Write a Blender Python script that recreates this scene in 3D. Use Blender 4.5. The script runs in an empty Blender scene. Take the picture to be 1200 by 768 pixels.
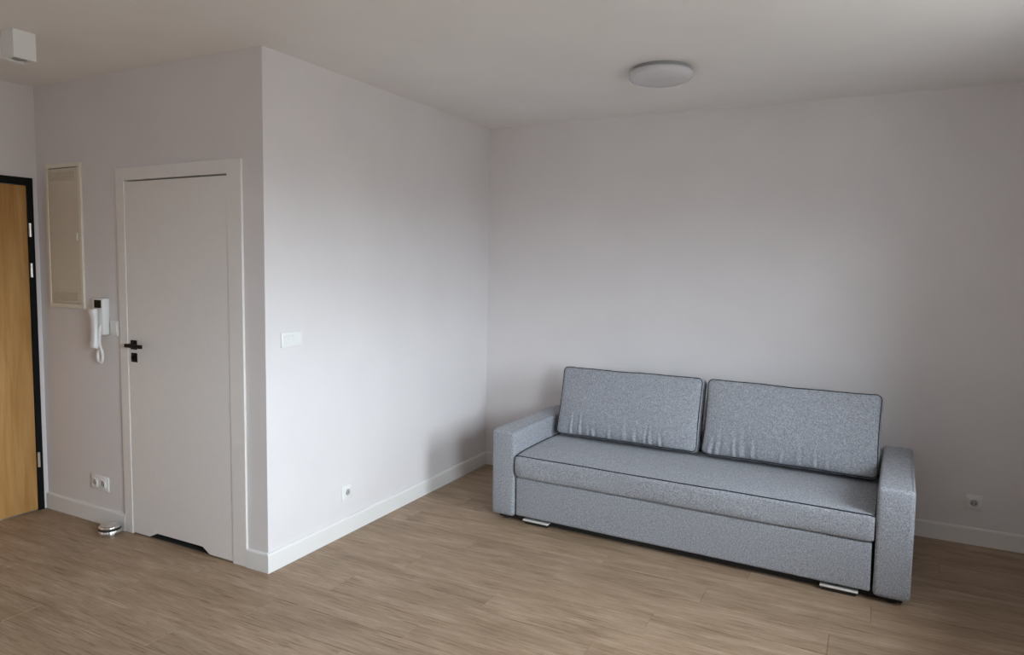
import bpy, bmesh, math, random
from mathutils import Vector, Matrix

# ------------------------------------------------------------------ camera, world, light, exposure
sc = bpy.context.scene
COL = sc.collection
H, D, W = 2.6301, 2.2486, 1.935          # ceiling height, back wall, entrance wall
XR, YF, RT = 3.62, -3.90, .40                     # window wall, wall behind the camera
WZ0, WZ1 = 0.92, 2.28                     # window opening in the right hand wall
WINS = ((-0.14, 0.72), (-2.62, -1.12))

yaw, pitch, roll, FPX = -0.4780, -0.0755, 0.0140, 812.10
fwd = Vector((math.cos(pitch)*math.sin(yaw), math.cos(pitch)*math.cos(yaw), math.sin(pitch)))
rgt0 = Vector((math.cos(yaw), -math.sin(yaw), 0))
up0 = rgt0.cross(fwd)
rgt = math.cos(roll)*rgt0 + math.sin(roll)*up0
upv = -math.sin(roll)*rgt0 + math.cos(roll)*up0
cd = bpy.data.cameras.new('camera')
cam = bpy.data.objects.new('camera', cd)
COL.objects.link(cam)
cam.matrix_world = Matrix(((rgt.x, upv.x, -fwd.x, 2.6725), (rgt.y, upv.y, -fwd.y, -2.4877),
                           (rgt.z, upv.z, -fwd.z, 1.5932), (0, 0, 0, 1)))
cd.sensor_fit = 'HORIZONTAL'; cd.sensor_width = 36.0
cd.lens = FPX*36/1200
cd.shift_y = -13.145/1200
cd.clip_start = 0.05
sc.camera = cam

world = bpy.data.worlds.new('overcast_sky'); sc.world = world
world.use_nodes = True
wn = world.node_tree; wn.nodes.clear()
_o = wn.nodes.new('ShaderNodeOutputWorld'); _b = wn.nodes.new('ShaderNodeBackground')
_t = wn.nodes.new('ShaderNodeTexCoord'); _s = wn.nodes.new('ShaderNodeSeparateXYZ'); _r = wn.nodes.new('ShaderNodeValToRGB')
_m = wn.nodes.new('ShaderNodeMapRange')
_m.inputs['From Min'].default_value = -1; _m.inputs['From Max'].default_value = 1
wn.links.new(_t.outputs['Generated'], _s.inputs[0]); wn.links.new(_s.outputs['Z'], _m.inputs['Value'])
wn.links.new(_m.outputs[0], _r.inputs['Fac']); wn.links.new(_r.outputs['Color'], _b.inputs['Color'])
wn.links.new(_b.outputs[0], _o.inputs['Surface'])
_e = _r.color_ramp.elements
_e[0].position = 0.0; _e[0].color = (0.10, 0.097, 0.09, 1)         # ground far below
_e[1].position = 1.0; _e[1].color = (0.98, 1.05, 1.14, 1)            # overcast zenith
for pos, c in ((0.485, (0.13, 0.128, 0.125, 1)), (0.53, (0.545, 0.60, 0.665, 1)), (0.60, (0.70, 0.765, 0.84, 1))):
    k = _e.new(pos); k.color = c
_b.inputs['Strength'].default_value = 6.0

for wy0, wy1 in WINS:                    # portals only guide sky sampling through the opening
    pl = bpy.data.lights.new('window_portal', 'AREA'); pl.shape = 'RECTANGLE'
    pl.size = WZ1-WZ0; pl.size_y = wy1-wy0; pl.cycles.is_portal = True
    po = bpy.data.objects.new('window_portal', pl); COL.objects.link(po)
    po.location = (XR+RT-.005, (wy0+wy1)/2, (WZ0+WZ1)/2); po.rotation_euler = (0, math.radians(90), 0)

vs = sc.view_settings
vs.view_transform = 'Standard'; vs.look = 'None'; vs.gamma = 1.0; vs.use_curve_mapping = False
vs.exposure = 3.06
sc.cycles.max_bounces = 12; sc.cycles.diffuse_bounces = 8; sc.cycles.glossy_bounces = 4
sc.cycles.transparent_max_bounces = 8; sc.cycles.use_denoising = True
sc.cycles.caustics_reflective = False; sc.cycles.caustics_refractive = False

rnd = random.Random(7)

# ------------------------------------------------------------------ materials
MATS = {}
def new_mat(name):
    m = bpy.data.materials.new(name); m.use_nodes = True; MATS[name] = m
    nt = m.node_tree; return m, nt, nt.nodes['Principled BSDF']
def N(nt, kind, **kw):
    n = nt.nodes.new(kind)
    for k, v in kw.items(): setattr(n, k, v)
    return n
def setin(n, **kw):
    for k, v in kw.items(): n.inputs[k.replace('_', ' ')].default_value = v
def ramp(nt, fac, stops):
    r = N(nt, 'ShaderNodeValToRGB'); e = r.color_ramp.elements
    e[0].position, e[0].color = stops[0][0], (*stops[0][1], 1)
    e[1].position, e[1].color = stops[-1][0], (*stops[-1][1], 1)
    for p, c in stops[1:-1]:
        k = e.new(p); k.color = (*c, 1)
    nt.links.new(fac, r.inputs['Fac']); return r.outputs['Color']
def bump(nt, b, height, strength, dist):
    n = N(nt, 'ShaderNodeBump'); setin(n, Strength=strength, Distance=dist)
    nt.links.new(height, n.inputs['Height']); nt.links.new(n.outputs[0], b.inputs['Normal'])
def mapped(nt, out, scale, add=None):
    m = N(nt, 'ShaderNodeMapping'); m.inputs['Scale'].default_value = scale
    nt.links.new(out, m.inputs['Vector'])
    if add is not None: nt.links.new(add, m.inputs['Location'])
    return m.outputs[0]
def noise(nt, vec, scale, detail=3, rough=.5, dist=0):
    n = N(nt, 'ShaderNodeTexNoise'); setin(n, Scale=scale, Detail=detail, Roughness=rough, Distortion=dist)
    nt.links.new(vec, n.inputs['Vector']); return n.outputs['Fac']
def mixc(nt, a, b, fac, mode='MIX'):
    m = N(nt, 'ShaderNodeMix', data_type='RGBA', blend_type=mode)
    for sock, v in ((m.inputs[0], fac), (m.inputs[6], a), (m.inputs[7], b)):
        if hasattr(v, 'node'): nt.links.new(v, sock)
        else: sock.default_value = v if not isinstance(v, tuple) else (*v, 1)
    return m.outputs[2]

def paint(name, col, rough=.85, amp=.02, bstr=.06):
    m, nt, b = new_mat(name)
    g = N(nt, 'ShaderNodeNewGeometry').outputs['Position']
    lo = tuple(c*(1-amp) for c in col); hi = tuple(min(1, c*(1+amp)) for c in col)
    nt.links.new(ramp(nt, noise(nt, g, 2.5, 4), [(.3, lo), (.7, hi)]), b.inputs['Base Color'])
    setin(b, Roughness=rough, **{'Specular_IOR_Level': .25})
    bump(nt, b, noise(nt, g, 260, 3), bstr, .001)
    return m
def plain(name, col, rough=.4, metal=0.0, spec=.5, amp=.03, scale=30):
    m, nt, b = new_mat(name)
    o = N(nt, 'ShaderNodeTexCoord').outputs['Object']
    f = noise(nt, o, scale, 2)
    lo = tuple(c*(1-amp) for c in col); hi = tuple(min(1, c*(1+amp)) for c in col)
    nt.links.new(ramp(nt, f, [(.3, lo), (.7, hi)]), b.inputs['Base Color'])
    setin(b, Roughness=rough, Metallic=metal, **{'Specular_IOR_Level': spec})
    return m

paint('wall_paint', (.725, .697, .698))
paint('ceiling_paint', (.84, .825, .805))
paint('baseboard_white', (.76, .75, .735), rough=.4, amp=.01, bstr=.01)
plain('door_white', (.785, .757, .735), rough=.38, amp=.01)
plain('plastic_white', (.80, .80, .79), rough=.3, amp=.01)
plain('plastic_cream', (.66, .61, .51), rough=.45, amp=.02)
plain('cream_edge', (.76, .72, .62), rough=.4, amp=.02)
plain('black_matt', (.004, .004, .0045), rough=.5, spec=.2)
plain('black_gap', (.012, .011, .011), rough=.8)
plain('chrome', (.82, .81, .79), rough=.14, metal=1.0, amp=.01)
plain('steel_satin', (.66, .65, .62), rough=.3, metal=1.0, amp=.03)
plain('aluminium', (.88, .87, .85), rough=.35, metal=.45, amp=.02)
plain('rubber_black', (.015, .015, .015), rough=.6)
plain('piping_navy', (.012, .014, .022), rough=.7)
plain('concrete', (.45, .44, .42), rough=.9)
plain('frame_white', (.80, .80, .80), rough=.3, amp=.01)
plain('well_shade_grey', (.42, .42, .42), rough=.5)
plain('floor_shade_dark', (.06, .058, .055), rough=.4)
m = plain('diffuser_white', (.60, .60, .615), rough=.10, amp=.005)
plain('gap_shade_and_lens', (.30, .305, .32), rough=.3, amp=.005)

def fabric():
    m, nt, b = new_mat('heather_fabric')
    o = N(nt, 'ShaderNodeTexCoord').outputs['Object']
    n1 = noise(nt, mapped(nt, o, (1, 1, 1.4)), 165, 3, .7)
    n2 = noise(nt, mapped(nt, o, (1.8, 1, 1)), 75, 3, .6)
    c1 = ramp(nt, n1, [(.34, (.112, .118, .137)), (.50, (.275, .287, .316)), (.66, (.570, .588, .628))])
    c2 = ramp(nt, n2, [(.32, (.175, .184, .208)), (.68, (.400, .414, .446))])
    nt.links.new(mixc(nt, c1, c2, .45), b.inputs['Base Color'])
    setin(b, Roughness=.95, **{'Specular_IOR_Level': .12, 'Sheen_Weight': .18, 'Sheen_Roughness': .5})
    # woven threads
    w1 = N(nt, 'ShaderNodeTexNoise'); setin(w1, Scale=420, Detail=2)
    nt.links.new(o, w1.inputs['Vector'])
    bump(nt, b, w1.outputs['Fac'], .35, .0012)
    return m
fabric()

def wood_floor():
    m, nt, b = new_mat('vinyl_oak')
    o = N(nt, 'ShaderNodeTexCoord').outputs['Object']
    oi = N(nt, 'ShaderNodeObjectInfo')
    mul = N(nt, 'ShaderNodeVectorMath', operation='SCALE'); mul.inputs['Scale'].default_value = 61.0
    cmb = N(nt, 'ShaderNodeCombineXYZ')
    for k in range(3): nt.links.new(oi.outputs['Random'], cmb.inputs[k])
    nt.links.new(cmb.outputs[0], mul.inputs[0])
    off = mul.outputs[0]
    broad = noise(nt, mapped(nt, o, (1.3, 8, 1), off), 1.8, 4, .6, .5)
    grain = noise(nt, mapped(nt, o, (2.4, 58, 1), off), 1.9, 5, .70, .8)
    fine = noise(nt, mapped(nt, o, (6.5, 200, 1), off), 1.7, 3, .7)
    dash = noise(nt, mapped(nt, o, (3.0, 85, 1), off), 1.5, 3, .6, .3)
    knots = noise(nt, mapped(nt, o, (3.0, 15, 1), off), 2.6, 6, .75, 2.0)
    c = ramp(nt, broad, [(.28, (.272, .189, .122)), (.50, (.358, .256, .172)), (.72, (.445, .334, .241))])
    g = ramp(nt, grain, [(.28, (.56, .52, .48)), (.42, (.85, .83, .81)), (.56, (1.0, 1.0, 1.0)), (.74, (1.25, 1.25, 1.26))])
    c = mixc(nt, c, g, .95, 'MULTIPLY')
    f = ramp(nt, fine, [(.30, (.68, .65, .62)), (.52, (1.0, 1.0, 1.0)), (.75, (1.15, 1.15, 1.16))])
    c = mixc(nt, c, f, .75, 'MULTIPLY')
    d = ramp(nt, dash, [(.30, (.36, .32, .28)), (.40, (1, 1, 1)), (1, (1, 1, 1))])
    c = mixc(nt, c, d, .8, 'MULTIPLY')
    k = ramp(nt, knots, [(.30, (.58, .53, .48)), (.40, (1, 1, 1)), (1, (1, 1, 1))])
    c = mixc(nt, c, k, .75, 'MULTIPLY')
    tone = N(nt, 'ShaderNodeMapRange'); setin(tone, To_Min=.94, To_Max=1.06)
    nt.links.new(oi.outputs['Random'], tone.inputs['Value'])
    tc = N(nt, 'ShaderNodeCombineXYZ')
    for q in range(3): nt.links.new(tone.outputs[0], tc.inputs[q])
    c = mixc(nt, c, tc.outputs[0], 1.0, 'MULTIPLY')
    nt.links.new(c, b.inputs['Base Color'])
    setin(b, Roughness=.50, **{'Specular_IOR_Level': .32})
    bump(nt, b, grain, .18, .0015)
    return m
wood_floor()

def oak_door():
    m, nt, b = new_mat('oak_door')
    o = N(nt, 'ShaderNodeTexCoord').outputs['Object']
    broad = noise(nt, mapped(nt, o, (9, 9, .8)), 1.3, 4, .6, .5)
    fine = noise(nt, mapped(nt, o, (90, 90, 2.5)), 2, 4, .7)
    c = ramp(nt, broad, [(.3, (.335, .165, .044)), (.5, (.42, .225, .072)), (.72, (.51, .295, .110))])
    f = ramp(nt, fine, [(.3, (.80, .76, .70)), (.55, (1, 1, 1)), (.8, (1.08, 1.08, 1.08))])
    nt.links.new(mixc(nt, c, f, .7, 'MULTIPLY'), b.inputs['Base Color'])
    setin(b, Roughness=.5, **{'Specular_IOR_Level': .3})
    return m
oak_door()

def glass():
    m, nt, b = new_mat('window_glass')
    nt.nodes.remove(b)
    out = nt.nodes['Material Output']
    tr = N(nt, 'ShaderNodeBsdfTransparent'); tr.inputs[0].default_value = (.95, .97, .97, 1)
    gl = N(nt, 'ShaderNodeBsdfGlossy'); gl.inputs['Roughness'].default_value = .02
    fr = N(nt, 'ShaderNodeFresnel')
    io = N(nt, 'ShaderNodeMapRange'); setin(io, To_Min=1.45, To_Max=1/1.45)     # thin pane: same reflection from both faces
    nt.links.new(N(nt, 'ShaderNodeNewGeometry').outputs['Backfacing'], io.inputs['Value']); nt.links.new(io.outputs[0], fr.inputs[0])
    mx = N(nt, 'ShaderNodeMixShader')
    nt.links.new(fr.outputs[0], mx.inputs[0]); nt.links.new(tr.outputs[0], mx.inputs[1]); nt.links.new(gl.outputs[0], mx.inputs[2])
    nt.links.new(mx.outputs[0], out.inputs['Surface'])
glass()

# ------------------------------------------------------------------ mesh helpers
def bm_box(bm, x0, x1, y0, y1, z0, z1):
    vs_ = [bm.verts.new(p) for p in ((x0,y0,z0),(x1,y0,z0),(x1,y1,z0),(x0,y1,z0),(x0,y0,z1),(x1,y0,z1),(x1,y1,z1),(x0,y1,z1))]
    fs = [bm.faces.new([vs_[i] for i in f]) for f in ((3,2,1,0),(4,5,6,7),(0,1,5,4),(1,2,6,5),(2,3,7,6),(3,0,4,7))]
    return vs_, fs
def bm_rbox(bm, x0, x1, y0, y1, z0, z1, r, seg=3):
    t = bmesh.new(); bm_box(t, x0, x1, y0, y1, z0, z1)
    bmesh.ops.bevel(t, geom=t.edges[:], offset=r, segments=seg, profile=.5, affect='EDGES')
    merge(bm, t)
def merge(bm, t, mat=None):
    me = bpy.data.meshes.new('tmp'); t.to_mesh(me); t.free()
    if mat is not None: me.transform(mat)
    bm.from_mesh(me); bpy.data.meshes.remove(me)
def bm_cyl(bm, c, axis, r, h, seg=32, r2=None):
    """cylinder/cone from point c along axis"""
    t = bmesh.new()
    bmesh.ops.create_cone(t, cap_ends=True, segments=seg, radius1=r, radius2=r if r2 is None else r2, depth=h)
    q = Vector((0, 0, 1)).rotation_difference(Vector(axis).normalized())
    merge(bm, t, Matrix.Translation(Vector(c)+Vector(axis).normalized()*h/2) @ q.to_matrix().to_4x4())
def bm_tube(bm, pts, r, closed=False, seg=8):
    pts = [Vector(p) for p in pts]; n = len(pts); rings = []
    prev = None
    for i, p in enumerate(pts):
        a = pts[(i-1) % n] if (closed or i > 0) else p
        b = pts[(i+1) % n] if (closed or i < n-1) else p
        t = (b-a).normalized()
        if prev is None:
            ref = Vector((0, 0, 1)) if abs(t.z) < .9 else Vector((1, 0, 0))
            u = t.cross(ref).normalized()
        else:
            u = (prev - t*prev.dot(t)).normalized()
        prev = u; v = t.cross(u)
        rings.append([bm.verts.new(p + r*(math.cos(2*math.pi*k/seg)*u + math.sin(2*math.pi*k/seg)*v)) for k in range(seg)])
    for i in range(n if closed else n-1):
        A, B = rings[i], rings[(i+1) % n]
        for k in range(seg): bm.faces.new((A[k], A[(k+1) % seg], B[(k+1) % seg], B[k]))
    if not closed:
        bm.faces.new(list(reversed(rings[0]))); bm.faces.new(rings[-1])
def bm_lathe(bm, prof, seg=48, c=(0, 0, 0)):
    rings = []
    for r, z in prof:
        if r < 1e-6: rings.append([bm.verts.new((c[0], c[1], c[2]+z))])
        else: rings.append([bm.verts.new((c[0]+r*math.cos(2*math.pi*k/seg), c[1]+r*math.sin(2*math.pi*k/seg), c[2]+z)) for k in range(seg)])
    for A, B in zip(rings, rings[1:]):
        for k in range(seg):
            k2 = (k+1) % seg
            if len(A) == 1 and len(B) == 1: continue
            if len(A) == 1: bm.faces.new((A[0], B[k], B[k2]))
            elif len(B) == 1: bm.faces.new((A[k], A[k2], B[0]))
            else: bm.faces.new((A[k], A[k2], B[k2], B[k]))
def bm_prism(bm, poly, y0, y1):
    """polygon in (x, z), extruded from y0 to y1"""
    a = [bm.verts.new((x, y0, z)) for x, z in poly]; b = [bm.verts.new((x, y1, z)) for x, z in poly]
    n = len(poly); bm.faces.new(a); bm.faces.new(list(reversed(b)))
    for i in range(n): bm.faces.new((a[i], b[i], b[(i+1) % n], a[(i+1) % n]))

def obj(name, bm, mat, parent=None, smooth=False, angle=40, **props):
    bmesh.ops.recalc_face_normals(bm, faces=bm.faces[:])
    me = bpy.data.meshes.new(name); bm.to_mesh(me); bm.free()
    me.materials.append(MATS[mat])
    if smooth:
        for p in me.polygons: p.use_smooth = True
        try: me.set_sharp_from_angle(angle=math.radians(angle))
        except Exception: pass
    o = bpy.data.objects.new(name, me); COL.objects.link(o)
    if parent is not None: o.parent = parent
    for k, v in props.items(): o[k] = v
    return o
def empty(name, loc=(0, 0, 0), rz=0, **props):
    o = bpy.data.objects.new(name, None); COL.objects.link(o)
    o.location = loc; o.rotation_euler = (0, 0, rz); o.empty_display_size = .1
    for k, v in props.items(): o[k] = v
    return o
def boxes(*bs):
    bm = bmesh.new()
    for b in bs: bm_box(bm, *b)
    return bm
def rbox(*a, **k):
    bm = bmesh.new(); bm_rbox(bm, *a, **k); return bm
S = dict(kind='structure')

# ------------------------------------------------------------------ room shell
T = .15
floor = obj('floor', boxes((-W-T, XR+RT, YF-T, D+T, -.22, -.010)), 'concrete', label='grey brown oak plank floor across the whole room', **S)
obj('ceiling', boxes((-W-T, XR+RT, YF-T, D+T, H, H+.2)), 'ceiling_paint', label='flat off white painted ceiling', **S)
obj('wall_back', boxes((-W-T, XR+RT, D, D+T, -.010, H)), 'wall_paint', label='light grey painted wall behind the sofa', **S)
obj('wall_left', boxes((-.12, 0, 0, D, -.010, H)), 'wall_paint', label='light grey partition wall with the light switch', **S)
DX0, DX1, DZ = -1.105, -.178, 2.064          # interior door opening
obj('wall_hall', boxes((-W, DX0, 0, .12, -.010, H), (DX1, -.12, 0, .12, -.010, H), (DX0, DX1, 0, .12, DZ, H)), 'wall_paint',
    label='light grey hall wall around the white door', **S)
EY0, EY1, EZ = -1.00, -.0295, 2.0764        # entrance door opening
obj('wall_entrance', boxes((-W-T, -W, YF, EY0, -.010, H), (-W-T, -W, EY1, D, -.010, H), (-W-T, -W, EY0, EY1, EZ, H)), 'wall_paint',
    label='light grey wall around the oak entrance door', **S)
ys = [YF] + [v for w_ in sorted(WINS) for v in w_] + [D]
obj('wall_right', boxes(*[(XR, XR+RT, ys[k], ys[k+1], -.010, H) for k in range(0, len(ys), 2)],
                        *[(XR, XR+RT, p, q_, WZ1, H) for p, q_ in WINS], *[(XR, XR+RT, p, q_, -.010, WZ0) for p, q_ in WINS]),
    'wall_paint', label='light grey outer wall with the two windows', **S)
obj('wall_front', boxes((-W-T, XR+RT, YF-T, YF, -.010, H)), 'wall_paint', label='light grey wall behind the camera', **S)

obj('sky_block_slab', boxes((XR+RT, XR+RT+.55, YF, D+T, H-.16, H+.06)), 'concrete', label='unseen concrete slab added outside above the windows to block high sky light', **S)  # unseen slab, added to keep high sky light off the window side

# floor planks, each its own board, running along x
PW, PL, GAP = .186, 1.285, .0005
y0b = YF + PW*math.floor((.03-YF)/PW)+.001
r = 0; y = YF
while y < D-1e-4:
    y1 = min(y+PW, D)
    x = -W - ((r*0.437) % 1.0)*PL
    while x < XR:
        a, b = max(x, -W), min(x+PL, XR)
        # the boards stop at the threshold of the white door
        if b-a > .02 and not (y > .03-PW and y1 > .03 and b < -.12):
            if y1 > .03 and a < -.12: a = -.12
            bm = bmesh.new(); cx, cy = (a+b)/2, (y+y1)/2
            hx, hy = (b-a)/2-GAP, (y1-y)/2-GAP; ch = .0012
            v = [bm.verts.new(p) for p in ((-hx,-hy,-.010),(hx,-hy,-.010),(hx,hy,-.010),(-hx,hy,-.010),
                 (-hx,-hy,-ch),(hx,-hy,-ch),(hx,hy,-ch),(-hx,hy,-ch),
                 (-hx+ch,-hy+ch,0),(hx-ch,-hy+ch,0),(hx-ch,hy-ch,0),(-hx+ch,hy-ch,0))]
            for f in ((3,2,1,0),(8,9,10,11),(0,1,5,4),(1,2,6,5),(2,3,7,6),(3,0,4,7),(4,5,9,8),(5,6,10,9),(6,7,11,10),(7,4,8,11)):
                bm.faces.new([v[i] for i in f])
            o = obj('plank', bm, 'vinyl_oak', floor); o.location = (cx, cy, 0)
        x += PL
    y = y1; r += 1

obj('floor_bathroom', boxes((-W, -.12, y0b, D, -.010, -.001)), 'floor_shade_dark', label='floor behind the white door, coloured dark to stand for deep shade', **S)  # dark colour stands for the deep shade seen through the door gap

# baseboards
BH, BT = .100, .015
def baseboard(name, p0, p1, inward, label):
    """board along p0-p1 (xy), its profile standing into the room along inward"""
    prof = [(0, 0), (BT, 0), (BT, BH-.012), (BT-.002, BH-.005), (BT-.007, BH), (0, BH)]
    bm = bmesh.new(); rings = []
    for p in (p0, p1):
        rings.append([bm.verts.new((p[0]+inward[0]*d, p[1]+inward[1]*d, z)) for d, z in prof])
    n = len(prof)
    for i in range(n): bm.faces.new((rings[0][i], rings[0][(i+1) % n], rings[1][(i+1) % n], rings[1][i]))
    bm.faces.new(rings[0]); bm.faces.new(list(reversed(rings[1])))
    return obj(name, bm, 'baseboard_white', label=label, **S)
CX0, CX1, CZ = -1.1409, -.1416, 2.10        # outer edge of the door casing
baseboard('baseboard_back', (BT, D), (XR-BT, D), (0, -1), 'white baseboard along the wall behind the sofa')
baseboard('baseboard_left', (0, -BT), (0, D), (1, 0), 'white baseboard under the light switch wall')
baseboard('baseboard_hall', (CX1, 0), (0, 0), (0, -1), 'short white baseboard between door casing and wall corner')
baseboard('baseboard_hall', (-W, 0), (CX0, 0), (0, -1), 'white baseboard between the two doors')
baseboard('baseboard_entrance', (-W, YF), (-W, EY0-.01), (1, 0), 'white baseboard beyond the entrance door')
baseboard('baseboard_right', (XR, YF+BT), (XR, D-BT), (-1, 0), 'white baseboard under the two windows')
baseboard('baseboard_front', (-W+BT, YF), (XR, YF), (0, 1), 'white baseboard behind the camera')

# ------------------------------------------------------------------ window
def window(nm, wy0, wy1, label):
    win = empty(nm, (XR+.29, 0, WZ0), label=label, **S)
    wz, ft, st = WZ1-WZ0, .050, .060
    obj('window_frame', boxes((-.04, .04, wy0, wy0+ft, 0, wz), (-.04, .04, wy1-ft, wy1, 0, wz), (-.04, .04, wy0+ft, wy1-ft, 0, ft), (-.04, .04, wy0+ft, wy1-ft, wz-ft, wz)), 'frame_white', win)
    a, b = wy0+ft, wy1-ft
    s = obj('sash', boxes((-.05, .03, a+.004, a+st, ft+.004, wz-ft-.004), (-.05, .03, b-st, b-.004, ft+.004, wz-ft-.004),
                          (-.05, .03, a+st, b-st, ft+.004, ft+st), (-.05, .03, a+st, b-st, wz-ft-st, wz-ft-.004)), 'frame_white', win)
    obj('pane', boxes((-.012, .012, a+st, b-st, ft+st, wz-ft-st)), 'window_glass', s)
    hb = bmesh.new(); hy = a+.032
    bm_rbox(hb, -.062, -.050, hy-.014, hy+.014, .58, .65, .003); bm_rbox(hb, -.095, -.080, hy-.010, hy+.010, .53, .63, .004)
    bm_rbox(hb, -.085, -.058, hy-.008, hy+.008, .61, .63, .003)
    obj('handle', hb, 'steel_satin', s)
window('window_1', *WINS[0], 'narrow white framed window near the sofa end of the right wall')
window('window_2', *WINS[1], 'wide white framed window beside the camera position')

# ------------------------------------------------------------------ interior door
LX0, LX1, LZ = -1.069, -.2455, 2.0245
d1 = empty('door_1', (0, 0, 0), label='white flush interior door with black lever handle', **S)
CT = .013
def casing(x0, x1, z0, z1, lining):
    bm = bmesh.new(); bm_rbox(bm, x0, x1, -CT, -.0002, z0, z1, .0018, 2)
    if lining: bm_box(bm, *lining)
    return bm
obj('casing', casing(CX0, LX0-.002, 0, CZ, (DX0, LX0-.002, -.0002, .118, 0, LZ+.004)), 'door_white', d1)
obj('casing', casing(LX1+.002, CX1, 0, CZ, (LX1+.002, DX1, -.0002, .118, 0, LZ+.004)), 'door_white', d1)
obj('casing', casing(LX0-.002, LX1+.002, LZ+.004, CZ, (DX0, DX1, -.0002, .118, LZ+.004, DZ)), 'door_white', d1)
lb = bmesh.new()
gz = .008
bm_prism(lb, [(LX0, gz), (-.926, gz), (-.858, .038), (-.482, .040), (-.429, gz), (LX1, gz), (LX1, LZ-.004), (LX0, LZ-.004)], -.0085, .0315)
leaf = obj('leaf', lb, 'door_white', d1)
hx, hz = -1.020, 1.106
hd = bmesh.new()
bm_rbox(hd, hx-.0265, hx+.0265, -.013, -.0042, hz-.0265, hz+.0265, .002)
bm_cyl(hd, (hx, -.013, hz), (0, -1, 0), .010, .037)
bm_rbox(hd, hx-.011, hx+.130, -.062, -.047, hz-.0105, hz+.0105, .003)
obj('lever_handle', hd, 'black_matt', d1, smooth=True, label='black lever handle')
kd = bmesh.new()
bm_rbox(kd, hx-.0265, hx+.0265, -.011, -.0042, hz-.099, hz-.046, .002)
bm_cyl(kd, (hx, -.011, hz-.0725), (0, -1, 0), .012, .008)
bm_rbox(kd, hx-.004, hx+.004, -.027, -.019, hz-.084, hz-.061, .0015)
obj('lock_rosette', kd, 'black_matt', d1, smooth=True, label='black square lock rosette')

# ------------------------------------------------------------------ entrance door
d2 = empty('door_2', (-W, 0, 0), label='oak veneer entrance door in a black frame', **S)
FWD = .034
obj('door_frame', boxes((-.14, .010, EY1-FWD, EY1-.0005, 0, EZ-.0005)), 'black_matt', d2)
obj('door_frame', boxes((-.14, .010, EY0+.0005, EY0+FWD, 0, EZ-.0005)), 'black_matt', d2)
obj('door_frame', boxes((-.14, .010, EY0+FWD, EY1-FWD, EZ-.046, EZ-.0005)), 'black_matt', d2)
obj('leaf', rbox(-.055, .004, EY0+FWD+.002, EY1-FWD-.002, .006, EZ-.049, .003), 'oak_door', d2, label='golden oak door leaf')
obj('threshold', boxes((-.14, -.06, EY0+FWD, EY1-FWD, 0, .015)), 'black_matt', d2)
for z0, z1 in ((1.717, 1.800), (1.470, 1.556), (.279, .372)):
    hb = bmesh.new(); yc = EY1-FWD+.006
    bm_cyl(hb, (.016, yc, z0), (0, 0, 1), .008, z1-z0, 16)
    bm_box(hb, .0045, .016, yc-.004, yc+.004, z0+.002, z1-.002)
    obj('hinge', hb, 'steel_satin', d2, smooth=True, label='small silver hinge')

# ------------------------------------------------------------------ sofa
A = math.atan2(1.155-1.232, 2.900-.618)
sofa = empty('sofa', (1.759, 1.1935, 0), A, label='grey heather fabric three seat sofa bed with box arms', category='sofa')
HWD, AW, DEP, AH, AZ = 1.1415, .156, .915, .566, .032
IN = HWD-AW
def soft_box(bm, x0, x1, y0, y1, z0, z1, r, amp, seed, cuts=14, seg=5):
    t = bmesh.new(); bm_box(t, x0, x1, y0, y1, z0, z1)
    bmesh.ops.bevel(t, geom=t.edges[:], offset=r, segments=seg, profile=.5, affect='EDGES')
    long_e = [e for e in t.edges if e.calc_length() > .12]
    bmesh.ops.subdivide_edges(t, edges=long_e, cuts=cuts, use_grid_fill=True)
    q = random.Random(seed); ph = [q.uniform(0, 6.3) for _ in range(9)]
    t.normal_update()
    for v in t.verts:
        s = (math.sin(v.co.x*7+ph[0])*math.sin(v.co.y*9+ph[1]) + .7*math.sin(v.co.z*13+ph[2]+v.co.x*5)
             + .5*math.sin(v.co.y*21+ph[3])*math.sin(v.co.z*17+ph[4]))
        v.co += v.normal*amp*s*.5
    merge(bm, t)
for sgn in (-1, 1):
    a, b = (-HWD, -IN) if sgn < 0 else (IN, HWD)
    bm = bmesh.new(); soft_box(bm, a, b, 0, DEP, AZ, AH, .021, .0022, 11+sgn)
    arm = obj('arm', bm, 'heather_fabric', sofa, smooth=True, angle=60)
    # stitched seams on the top front edges of the arm
    for xx in (a+.010, b-.010):
        sb = bmesh.new(); bm_tube(sb, [(xx, .012, AZ+.03), (xx, .003, AZ+.10), (xx, .003, AH-.03), (xx, .007, AH-.010), (xx, .022, AH+.0005),
                                       (xx, .06, AH+.001), (xx, DEP-.08, AH+.001)], .0016, seg=6)
        obj('seam', sb, 'heather_fabric', arm, smooth=True)
    for yy in (.07, DEP-.09):
        fb = bmesh.new(); bm_cyl(fb, ((a+b)/2, yy, 0), (0, 0, 1), .024, AZ+.001, 24)
        obj('foot', fb, 'rubber_black', sofa, smooth=True)
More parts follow.
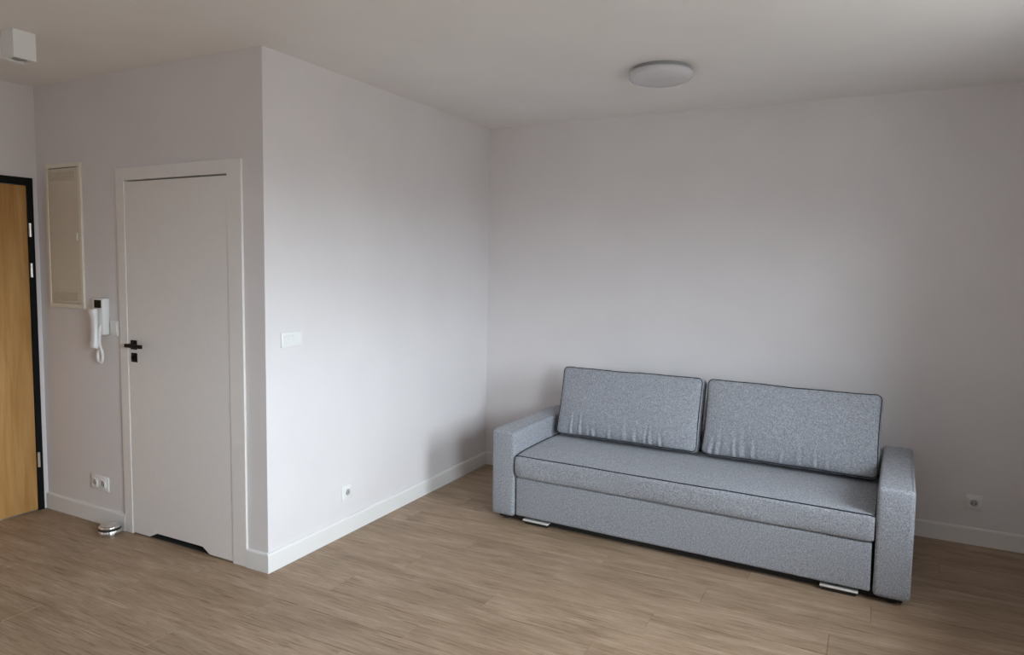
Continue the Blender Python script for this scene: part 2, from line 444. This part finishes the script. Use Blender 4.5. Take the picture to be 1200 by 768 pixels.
# storage base front, carcass and back
bm = bmesh.new(); soft_box(bm, -IN+.010, IN-.012, .012, .10, .044, .284, .010, .0015, 3, cuts=20, seg=4)
obj('base_front', bm, 'heather_fabric', sofa, smooth=True, angle=60)
obj('carcass_shade', boxes((-IN+.001, IN-.001, .075, DEP-.01, .060, .285), (-HWD+.03, HWD-.03, .055, DEP-.03, .006, .060)), 'black_gap', sofa)  # lower black plinth also stands for the shadow under the sofa
bm = bmesh.new(); soft_box(bm, -IN-.001, IN+.001, .705, DEP-.002, .070, AH-.006, .03, .002, 5, cuts=20)
obj('back_frame', bm, 'heather_fabric', sofa, smooth=True, angle=60)
for x0 in (-.925, .752):
    fb = bmesh.new(); bm_rbox(fb, x0, x0+.172, .012, .054, .0200, .0300, .003)
    obj('foot_rail', fb, 'aluminium', sofa, smooth=True, label='silver foot rail')
    fb = bmesh.new(); bm_box(fb, x0+.01, x0+.162, .024, .054, 0, .0195)
    obj('foot', fb, 'rubber_black', sofa)
# seat
prof = [(.72, .287), (.30, .286), (.05, .2865), (.018, .287), (.006, .290), (.000, .299), (-.002, .325), (-.003, .352), (-.002, .385), (.000, .404),
        (.004, .4145), (.011, .4195), (.026, .4225), (.06, .426), (.14, .431), (.28, .4345), (.42, .4345), (.56, .432), (.66, .428), (.72, .420)]
SEATX = IN-.006
NX = 90
bm = bmesh.new(); rings = []
q = random.Random(4); ph = [q.uniform(0, 6.3) for _ in range(6)]
for i in range(NX+1):
    s = -1+2*i/NX
    edge = 1-abs(s)
    x = SEATX*s
    inset = .007*max(0, 1-edge*SEATX/.022)**2
    ring = []
    for k, (py, pz) in enumerate(prof):
        cy, cz = .36, .355
        yy = py + (inset if py < .1 else -inset if py > .65 else 0)
        zz = pz + (inset if pz < .33 else -inset if pz > .40 else 0)
        wob = .0022*math.sin(x*6+ph[0]+k*.35) + .0014*math.sin(x*15+ph[1]+k*.8)
        if py < .05: yy += wob
        elif pz > .4: zz += wob*.9
        ring.append(bm.verts.new((x, yy, zz)))
    rings.append(ring)
n = len(prof)
for A_, B_ in zip(rings, rings[1:]):
    for k in range(n): bm.faces.new((A_[k], A_[(k+1) % n], B_[(k+1) % n], B_[k]))
bm.faces.new(rings[0]); bm.faces.new(list(reversed(rings[-1])))
def ring_pt(i, k): return rings[i][k].co.copy()
path = [ring_pt(0, k)+Vector((-.001, 0, .0015)) for k in range(19, 11, -1)]
path += [ring_pt(i, 11)+Vector((0, -.001, .0015)) for i in range(0, NX+1)]
path += [ring_pt(NX, k)+Vector((.001, 0, .0015)) for k in range(12, 20)]
down_l = [ring_pt(0, k)+Vector((-.001, -.001, 0)) for k in range(11, 2, -1)]
seat = obj('seat', bm, 'heather_fabric', sofa, smooth=True, angle=60)
pb = bmesh.new(); bm_tube(pb, path, .0030, seg=8)
obj('piping', pb, 'piping_navy', seat, smooth=True, label='dark navy piping')
pb = bmesh.new(); bm_tube(pb, down_l, .0022, seg=6)
obj('piping', pb, 'piping_navy', seat, smooth=True)

# ------------------------------------------------------------------ back cushions
def cushion(wd, ht, th, puff, seed, wrinkles, label):
    """upright box cushion, origin at its lower front seam, front towards -y"""
    nx, nz, rc = 190, 84, .030
    q = random.Random(seed); ph = [q.uniform(0, 6.3) for _ in range(8)]
    def plan(u, v):
        x, z = u*wd/2, v*ht/2
        qx, qz = abs(x)-(wd/2-rc), abs(z)-(ht/2-rc)
        if qx > 0 and qz > 0:
            m_ = max(qx, qz)/math.hypot(qx, qz)
            x = math.copysign(wd/2-rc+qx*m_, x); z = math.copysign(ht/2-rc+qz*m_, z)
        # sides draw in slightly towards the middle, top edge waves a little
        x -= math.copysign(.006*(1-v*v), u)*abs(u)
        z += .0025*math.sin(u*3.1+ph[0])*max(0, v) + .0012*math.sin(u*9+ph[1])*abs(v) - .004*(1-u*u)*min(0, v)
        return x, z
    def depth(u, v, front):
        e = max(0, (1-u*u)*(1-v*v))
        y = th/2 + puff*e**.42*(1-.18*v)
        y += .003*math.sin(u*5+ph[2])*math.sin(v*4+ph[3])*e
        if front:
            for (u0, w0, ln, amp, sk) in wrinkles:
                h = (v+1)/ln
                if h < 1:
                    g = math.exp(-((u-u0-sk*(v+1))/w0)**2)
                    y += amp*g*(1-h)**1.3*min(1, h*9+.15)
                    y -= .75*amp*math.exp(-((u-u0-sk*(v+1)-1.7*w0)/w0)**2)*(1-h)**1.3*min(1, h*9+.15)
        return y
    bm = bmesh.new()
    F, B = [], []
    for j in range(nz+1):
        v = -1+2*j/nz; fr, br = [], []
        for i in range(nx+1):
            # finer spacing towards the edges
            u = math.sin((-1+2*i/nx)*math.pi/2*.86)/math.sin(math.pi/2*.86)
            vv = math.sin(v*math.pi/2*.86)/math.sin(math.pi/2*.86)
            x, z = plan(u, vv)
            fr.append(bm.verts.new((x, -depth(u, vv, True), z+ht/2)))
            br.append(bm.verts.new((x, depth(u, vv, False), z+ht/2)))
        F.append(fr); B.append(br)
    for j in range(nz):
        for i in range(nx):
            bm.faces.new((F[j][i], F[j][i+1], F[j+1][i+1], F[j+1][i]))
            bm.faces.new((B[j][i+1], B[j][i], B[j+1][i], B[j+1][i+1]))
    def loop(G): return [G[0][i] for i in range(nx)] + [G[j][nx] for j in range(nz)] + [G[nz][i] for i in range(nx, 0, -1)] + [G[j][0] for j in range(nz, 0, -1)]
    lf, lbk = loop(F), loop(B); n = len(lf)
    outs = []
    for i in range(n):
        t = lf[(i+1) % n].co - lf[i-1].co
        o_ = Vector((t.z, 0, -t.x))
        if o_.length < 1e-7: o_ = outs[-1] if outs else Vector((0, 0, -1))
        outs.append(o_.normalized())
    K = 7; prev = lf
    for k in range(1, K+1):
        s = k/K
        if k == K: cur = lbk
        else:
            cur = []
            for i in range(n):
                p = lf[i].co.lerp(lbk[i].co, s) + outs[i]*(.010*math.sin(math.pi*s) + .0015*math.sin(i*.37+ph[5]+s*4))
                cur.append(bm.verts.new(p))
        for i in range(n): bm.faces.new((prev[i], prev[(i+1) % n], cur[(i+1) % n], cur[i]))
        prev = cur
    fl = [v.co + outs[i]*.0022 + Vector((0, -.0015, 0)) for i, v in enumerate(lf)]
    bl = [v.co + outs[i]*.0022 + Vector((0, .0015, 0)) for i, v in enumerate(lbk)]
    root = empty('back_cushion', label=label, category='cushion', group='loose back cushions on the sofa')
    cv = obj('cover', bm, 'heather_fabric', root, smooth=True, angle=75)
    for L in (fl, bl):
        pts = []
        for p in L:
            if not pts or (p-pts[-1]).length > .004: pts.append(p)
        pb = bmesh.new(); bm_tube(pb, pts, .0027, closed=True, seg=6)
        obj('piping', pb, 'piping_navy', cv, smooth=True, label='dark navy piping')
    return root
def wr(q, us):
    return [(u, q.uniform(.016, .030), q.uniform(.40, .95), q.uniform(.0065, .0125), q.uniform(-.06, .06)) for u in us]
q = random.Random(21)
LEAN = math.radians(15)
for (cx, y0, z0, wd, seed, us, label, dz) in (
        (1.306, 1.715, .469, .935, 2, (-.78, -.64, -.52, -.44, -.20, .02, .16, .30, .38, .52),
         'grey fabric back cushion at the end nearest the light switch wall', .0),
        (2.278, 1.680, .470, .940, 5, (-.92, -.83, -.60, -.52, -.38, -.05, .14, .33, .46),
         'grey fabric back cushion leaning by the arm nearest the wall socket', -.5)):
    c = cushion(wd, .445, .104, .046, seed, wr(q, us), label)
    c.rotation_euler = (-LEAN, 0, A + math.radians(dz))
    # lower front seam of the cover sits th/2 in front of its origin
    c.location = (cx, y0+.052*math.cos(LEAN), z0-.052*math.sin(LEAN))

# ------------------------------------------------------------------ ceiling lamp
lx, ly = 1.632, 1.187
lamp = empty('ceiling_lamp', (lx, ly, H), label='round white flush ceiling lamp with milky diffuser', category='lamp')
bm = bmesh.new(); bm_lathe(bm, [(0, -.0002), (.150, -.0002), (.152, -.004), (.152, -.016), (.149, -.018), (0, -.018)])
obj('lamp_base', bm, 'gap_shade_and_lens', lamp, smooth=True)  # dark grey imitates the shadow gap between diffuser and ceiling
bm = bmesh.new(); bm_lathe(bm, [(0, -.018), (.156, -.018), (.163, -.020), (.1675, -.027), (.168, -.036), (.165, -.048), (.156, -.057), (.138, -.063), (.09, -.068), (.04, -.070), (0, -.0705)], 64)
obj('diffuser', bm, 'diffuser_white', lamp, smooth=True, angle=70)

# square surface downlight in the hall
dl = empty('ceiling_downlight', (-.840-.049, -.621, H), label='small white cube downlight on the hall ceiling', category='lamp')
bm = bmesh.new(); bm_rbox(bm, -.049, .049, -.049, .049, -.118, -.0002, .002, 2)
obj('housing', bm, 'plastic_white', dl)
bm = bmesh.new()
for a in ((-.049, .049, -.049, -.040), (-.049, .049, .040, .049), (-.049, -.040, -.040, .040), (.040, .049, -.040, .040)):
    bm_box(bm, a[0], a[1], a[2], a[3], -.127, -.1182)
obj('rim', bm, 'plastic_white', dl)
bm = bmesh.new(); bm_cyl(bm, (0, 0, -.1235), (0, 0, 1), .030, .005, 24)
obj('lens', bm, 'gap_shade_and_lens', dl, smooth=True)

# ------------------------------------------------------------------ fuse box on the hall wall
fx0, fx1, fz0, fz1 = -1.826, -1.470, 1.290, 2.155
fb_ = empty('fuse_box', ((fx0+fx1)/2, 0, fz0), label='tall cream flush fuse box cover left of the white door', category='fuse box')
hw, fh = (fx1-fx0)/2, fz1-fz0
bm = bmesh.new(); e = .026
for a in ((-hw, -hw+e, 0, fh), (hw-e, hw, 0, fh), (-hw+e, hw-e, 0, e), (-hw+e, hw-e, fh-e, fh)):
    bm_rbox(bm, a[0], a[1], -.014, -.0003, a[2], a[3], .0025, 2)
obj('frame', bm, 'cream_edge', fb_)
fd = obj('door', rbox(-hw+e+.002, hw-e-.002, -.011, -.0005, e+.003, fh-e-.004, .002, seg=2), 'plastic_cream', fb_)
for zz0 in (e+.020, fh-e-.075):
    for k in range(6):
        bm = bmesh.new(); z = zz0+k*.0095
        t = bmesh.new(); bm_box(t, -hw+e+.03, hw-e-.03, -.0016, .0016, -.0034, .0034)
        merge(bm, t, Matrix.Translation((0, -.0122, z)) @ Matrix.Rotation(math.radians(35), 4, 'X'))
        obj('louvre', bm, 'plastic_cream', fd)
bm = bmesh.new(); bm_rbox(bm, hw-e-.026, hw-e-.014, -.016, -.0112, .405, .450, .002, 2)
obj('latch', bm, 'cream_edge', fd)
bm = bmesh.new(); bm_box(bm, -hw+e+.001, hw-e-.001, -.0045, -.0004, fh-e-.004, fh-e)
obj('slit', bm, 'black_gap', fb_)

# ------------------------------------------------------------------ intercom
ic = empty('intercom', (-1.296, 0, 1.150), label='white intercom handset with looped cord on the hall wall', category='intercom')
ib = obj('base', rbox(-.049, .049, -.042, -.0003, .000, .210, .005), 'plastic_white', ic, smooth=True)
obj('screen', rbox(-.026, .036, -.0445, -.0419, .156, .202, .001, seg=2), 'black_matt', ib, label='small black window')
bm = bmesh.new()
st = [(.150, .021, .034), (.130, .023, .036), (.105, .019, .027), (.02, .017, .024), (-.03, .019, .028), (-.055, .021, .034), (-.072, .020, .033)]
rings = []
for (z, hx_, dp) in st:
    yb = -.047
    ring = []
    for k in range(16):
        an = 2*math.pi*k/16
        ca, sa = math.cos(an), math.sin(an)
        sx = math.copysign(abs(ca)**.6, ca)*hx_; sy = math.copysign(abs(sa)**.6, sa)*dp/2
        ring.append(bm.verts.new((-.005+sx*1.2, yb-dp/2+sy, z)))
    rings.append(ring)
for A_, B_ in zip(rings, rings[1:]):
    for k in range(16): bm.faces.new((A_[k], A_[(k+1) % 16], B_[(k+1) % 16], B_[k]))
bm.faces.new(rings[0]); bm.faces.new(list(reversed(rings[-1])))
obj('handset', bm, 'plastic_white', ic, smooth=True, angle=50)
pts = []
for k in range(25):
    s = k/24
    # from the handset down, round and back up to the base
    an = math.pi*(1.0 - 2.0*s)*.96
    pts.append((.010 + .028*math.sin(-an), -.045+.012*(1-s), -.118 - .047*math.cos(an)))
bm = bmesh.new(); bm_tube(bm, [(-.010, -.060, -.070)] + pts[2:-2] + [(.018, -.046, -.05), (.022, -.046, .03), (.026, -.040, .06)], .0075, seg=8)
obj('cord', bm, 'plastic_white', ic, smooth=True)

# ------------------------------------------------------------------ sockets and switches
def wall_thing(name, label, cat, loc, rz, group=None):
    o = empty(name, loc, rz, label=label, category=cat)
    if group: o['group'] = group
    return o
def plate(bm, x0, x1, z0, z1, th=.009):
    bm_rbox(bm, x0, x1, -th, -.0003, z0, z1, .003, 2)
def socket_insert(par, cx):
    bm = bmesh.new(); bm_rbox(bm, cx-.0265, cx+.0265, -.0125, -.0085, -.0265, .0265, .002, 2)
    obj('insert', bm, 'plastic_white', par)
    bm = bmesh.new(); t = bmesh.new()
    bm_lathe(t, [(.0195, 0), (.0225, 0), (.0225, .003), (.0195, .003), (.0195, 0)], 32)
    merge(bm, t, Matrix.Translation((cx, -.0125, 0)) @ Matrix.Rotation(math.radians(90), 4, 'X'))
    obj('rim', bm, 'plastic_white', par, smooth=True)
    bm = bmesh.new(); bm_cyl(bm, (cx, -.0124, 0), (0, -1, 0), .0194, .0006, 32)
    well = obj('well', bm, 'well_shade_grey', par)  # flat grey disc, its colour imitates the shaded socket recess
    for dx in (-.0095, .0095):
        bm = bmesh.new(); bm_cyl(bm, (cx+dx, -.0129, -.004), (0, -1, 0), .0030, .0006, 12)
        obj('contact_hole', bm, 'black_gap', well)
    bm = bmesh.new(); bm_cyl(bm, (cx, -.0129, .0115), (0, -1, 0), .0026, .008, 12)
    obj('earth_pin', bm, 'steel_satin', well, smooth=True)
SG = 'white wall sockets'
s1 = wall_thing('wall_socket', 'white single wall socket right of the sofa', 'socket', (3.257, D, .248), 0, SG)
bm = bmesh.new(); plate(bm, -.041, .041, -.045, .045); obj('plate', bm, 'plastic_white', s1, smooth=True); socket_insert(s1, 0)
s2 = wall_thing('wall_socket', 'white single wall socket low below the light switch', 'socket', (0, .592, .250), math.radians(90), SG)
bm = bmesh.new(); plate(bm, -.044, .044, -.044, .044); obj('plate', bm, 'plastic_white', s2, smooth=True); socket_insert(s2, 0)
s3 = wall_thing('wall_socket', 'white double wall socket low between the two doors', 'socket', (-1.382, 0, .248), 0, SG)
bm = bmesh.new(); plate(bm, -.085, .085, -.043, .043); obj('plate', bm, 'plastic_white', s3, smooth=True)
socket_insert(s3, -.038); socket_insert(s3, .038)

def rocker(par, x0, x1):
    bm = bmesh.new()
    poly = [(-.009, -.0255), (-.0125, -.0255), (-.0155, .0255), (-.009, .0255)]
    rg = [[bm.verts.new((x, y_, z_)) for y_, z_ in poly] for x in (x0, x1)]
    for k in range(4): bm.faces.new((rg[0][k], rg[0][(k+1) % 4], rg[1][(k+1) % 4], rg[1][k]))
    bm.faces.new(rg[0]); bm.faces.new(list(reversed(rg[1])))
    obj('rocker', bm, 'plastic_white', par)
w1 = wall_thing('light_switch', 'white double light switch on the bright partition wall', 'switch', (0, .169, 1.186), math.radians(90), 'white light switches')
bm = bmesh.new(); plate(bm, -.072, .072, -.039, .039, .011); obj('plate', bm, 'plastic_white', w1, smooth=True)
rocker(w1, -.060, -.002); rocker(w1, .002, .060)
w2 = wall_thing('light_switch', 'small white switch beside the intercom and door casing', 'switch', (-1.196, 0, 1.190), 0, 'white light switches')
bm = bmesh.new(); plate(bm, -.036, .036, -.043, .043, .011); obj('plate', bm, 'plastic_white', w2, smooth=True)
rocker(w2, -.025, .025)

# ------------------------------------------------------------------ chrome door stop on the floor
ds = empty('door_stop', (-1.178, -.082, 0), label='round chrome door stop with black rubber ring on the floor', category='door stop')
bm = bmesh.new(); bm_lathe(bm, [(0, .0003), (.043, .0003), (.047, .003), (.0475, .008), (.0475, .020), (.045, .023), (0, .023)], 40)
obj('base', bm, 'chrome', ds, smooth=True)
bm = bmesh.new(); bm_lathe(bm, [(0, .0232), (.0462, .0232), (.0475, .025), (.0475, .030), (.0462, .032), (0, .032)], 40)
obj('rubber_ring', bm, 'rubber_black', ds, smooth=True)
bm = bmesh.new(); bm_lathe(bm, [(0, .0322), (.0455, .0322), (.0470, .035), (.0455, .041), (.040, .0445), (.030, .047), (.015, .0485), (0, .049)], 40)
obj('cap', bm, 'chrome', ds, smooth=True, angle=60)

ds.scale = (1.24, 1.24, 1.28)
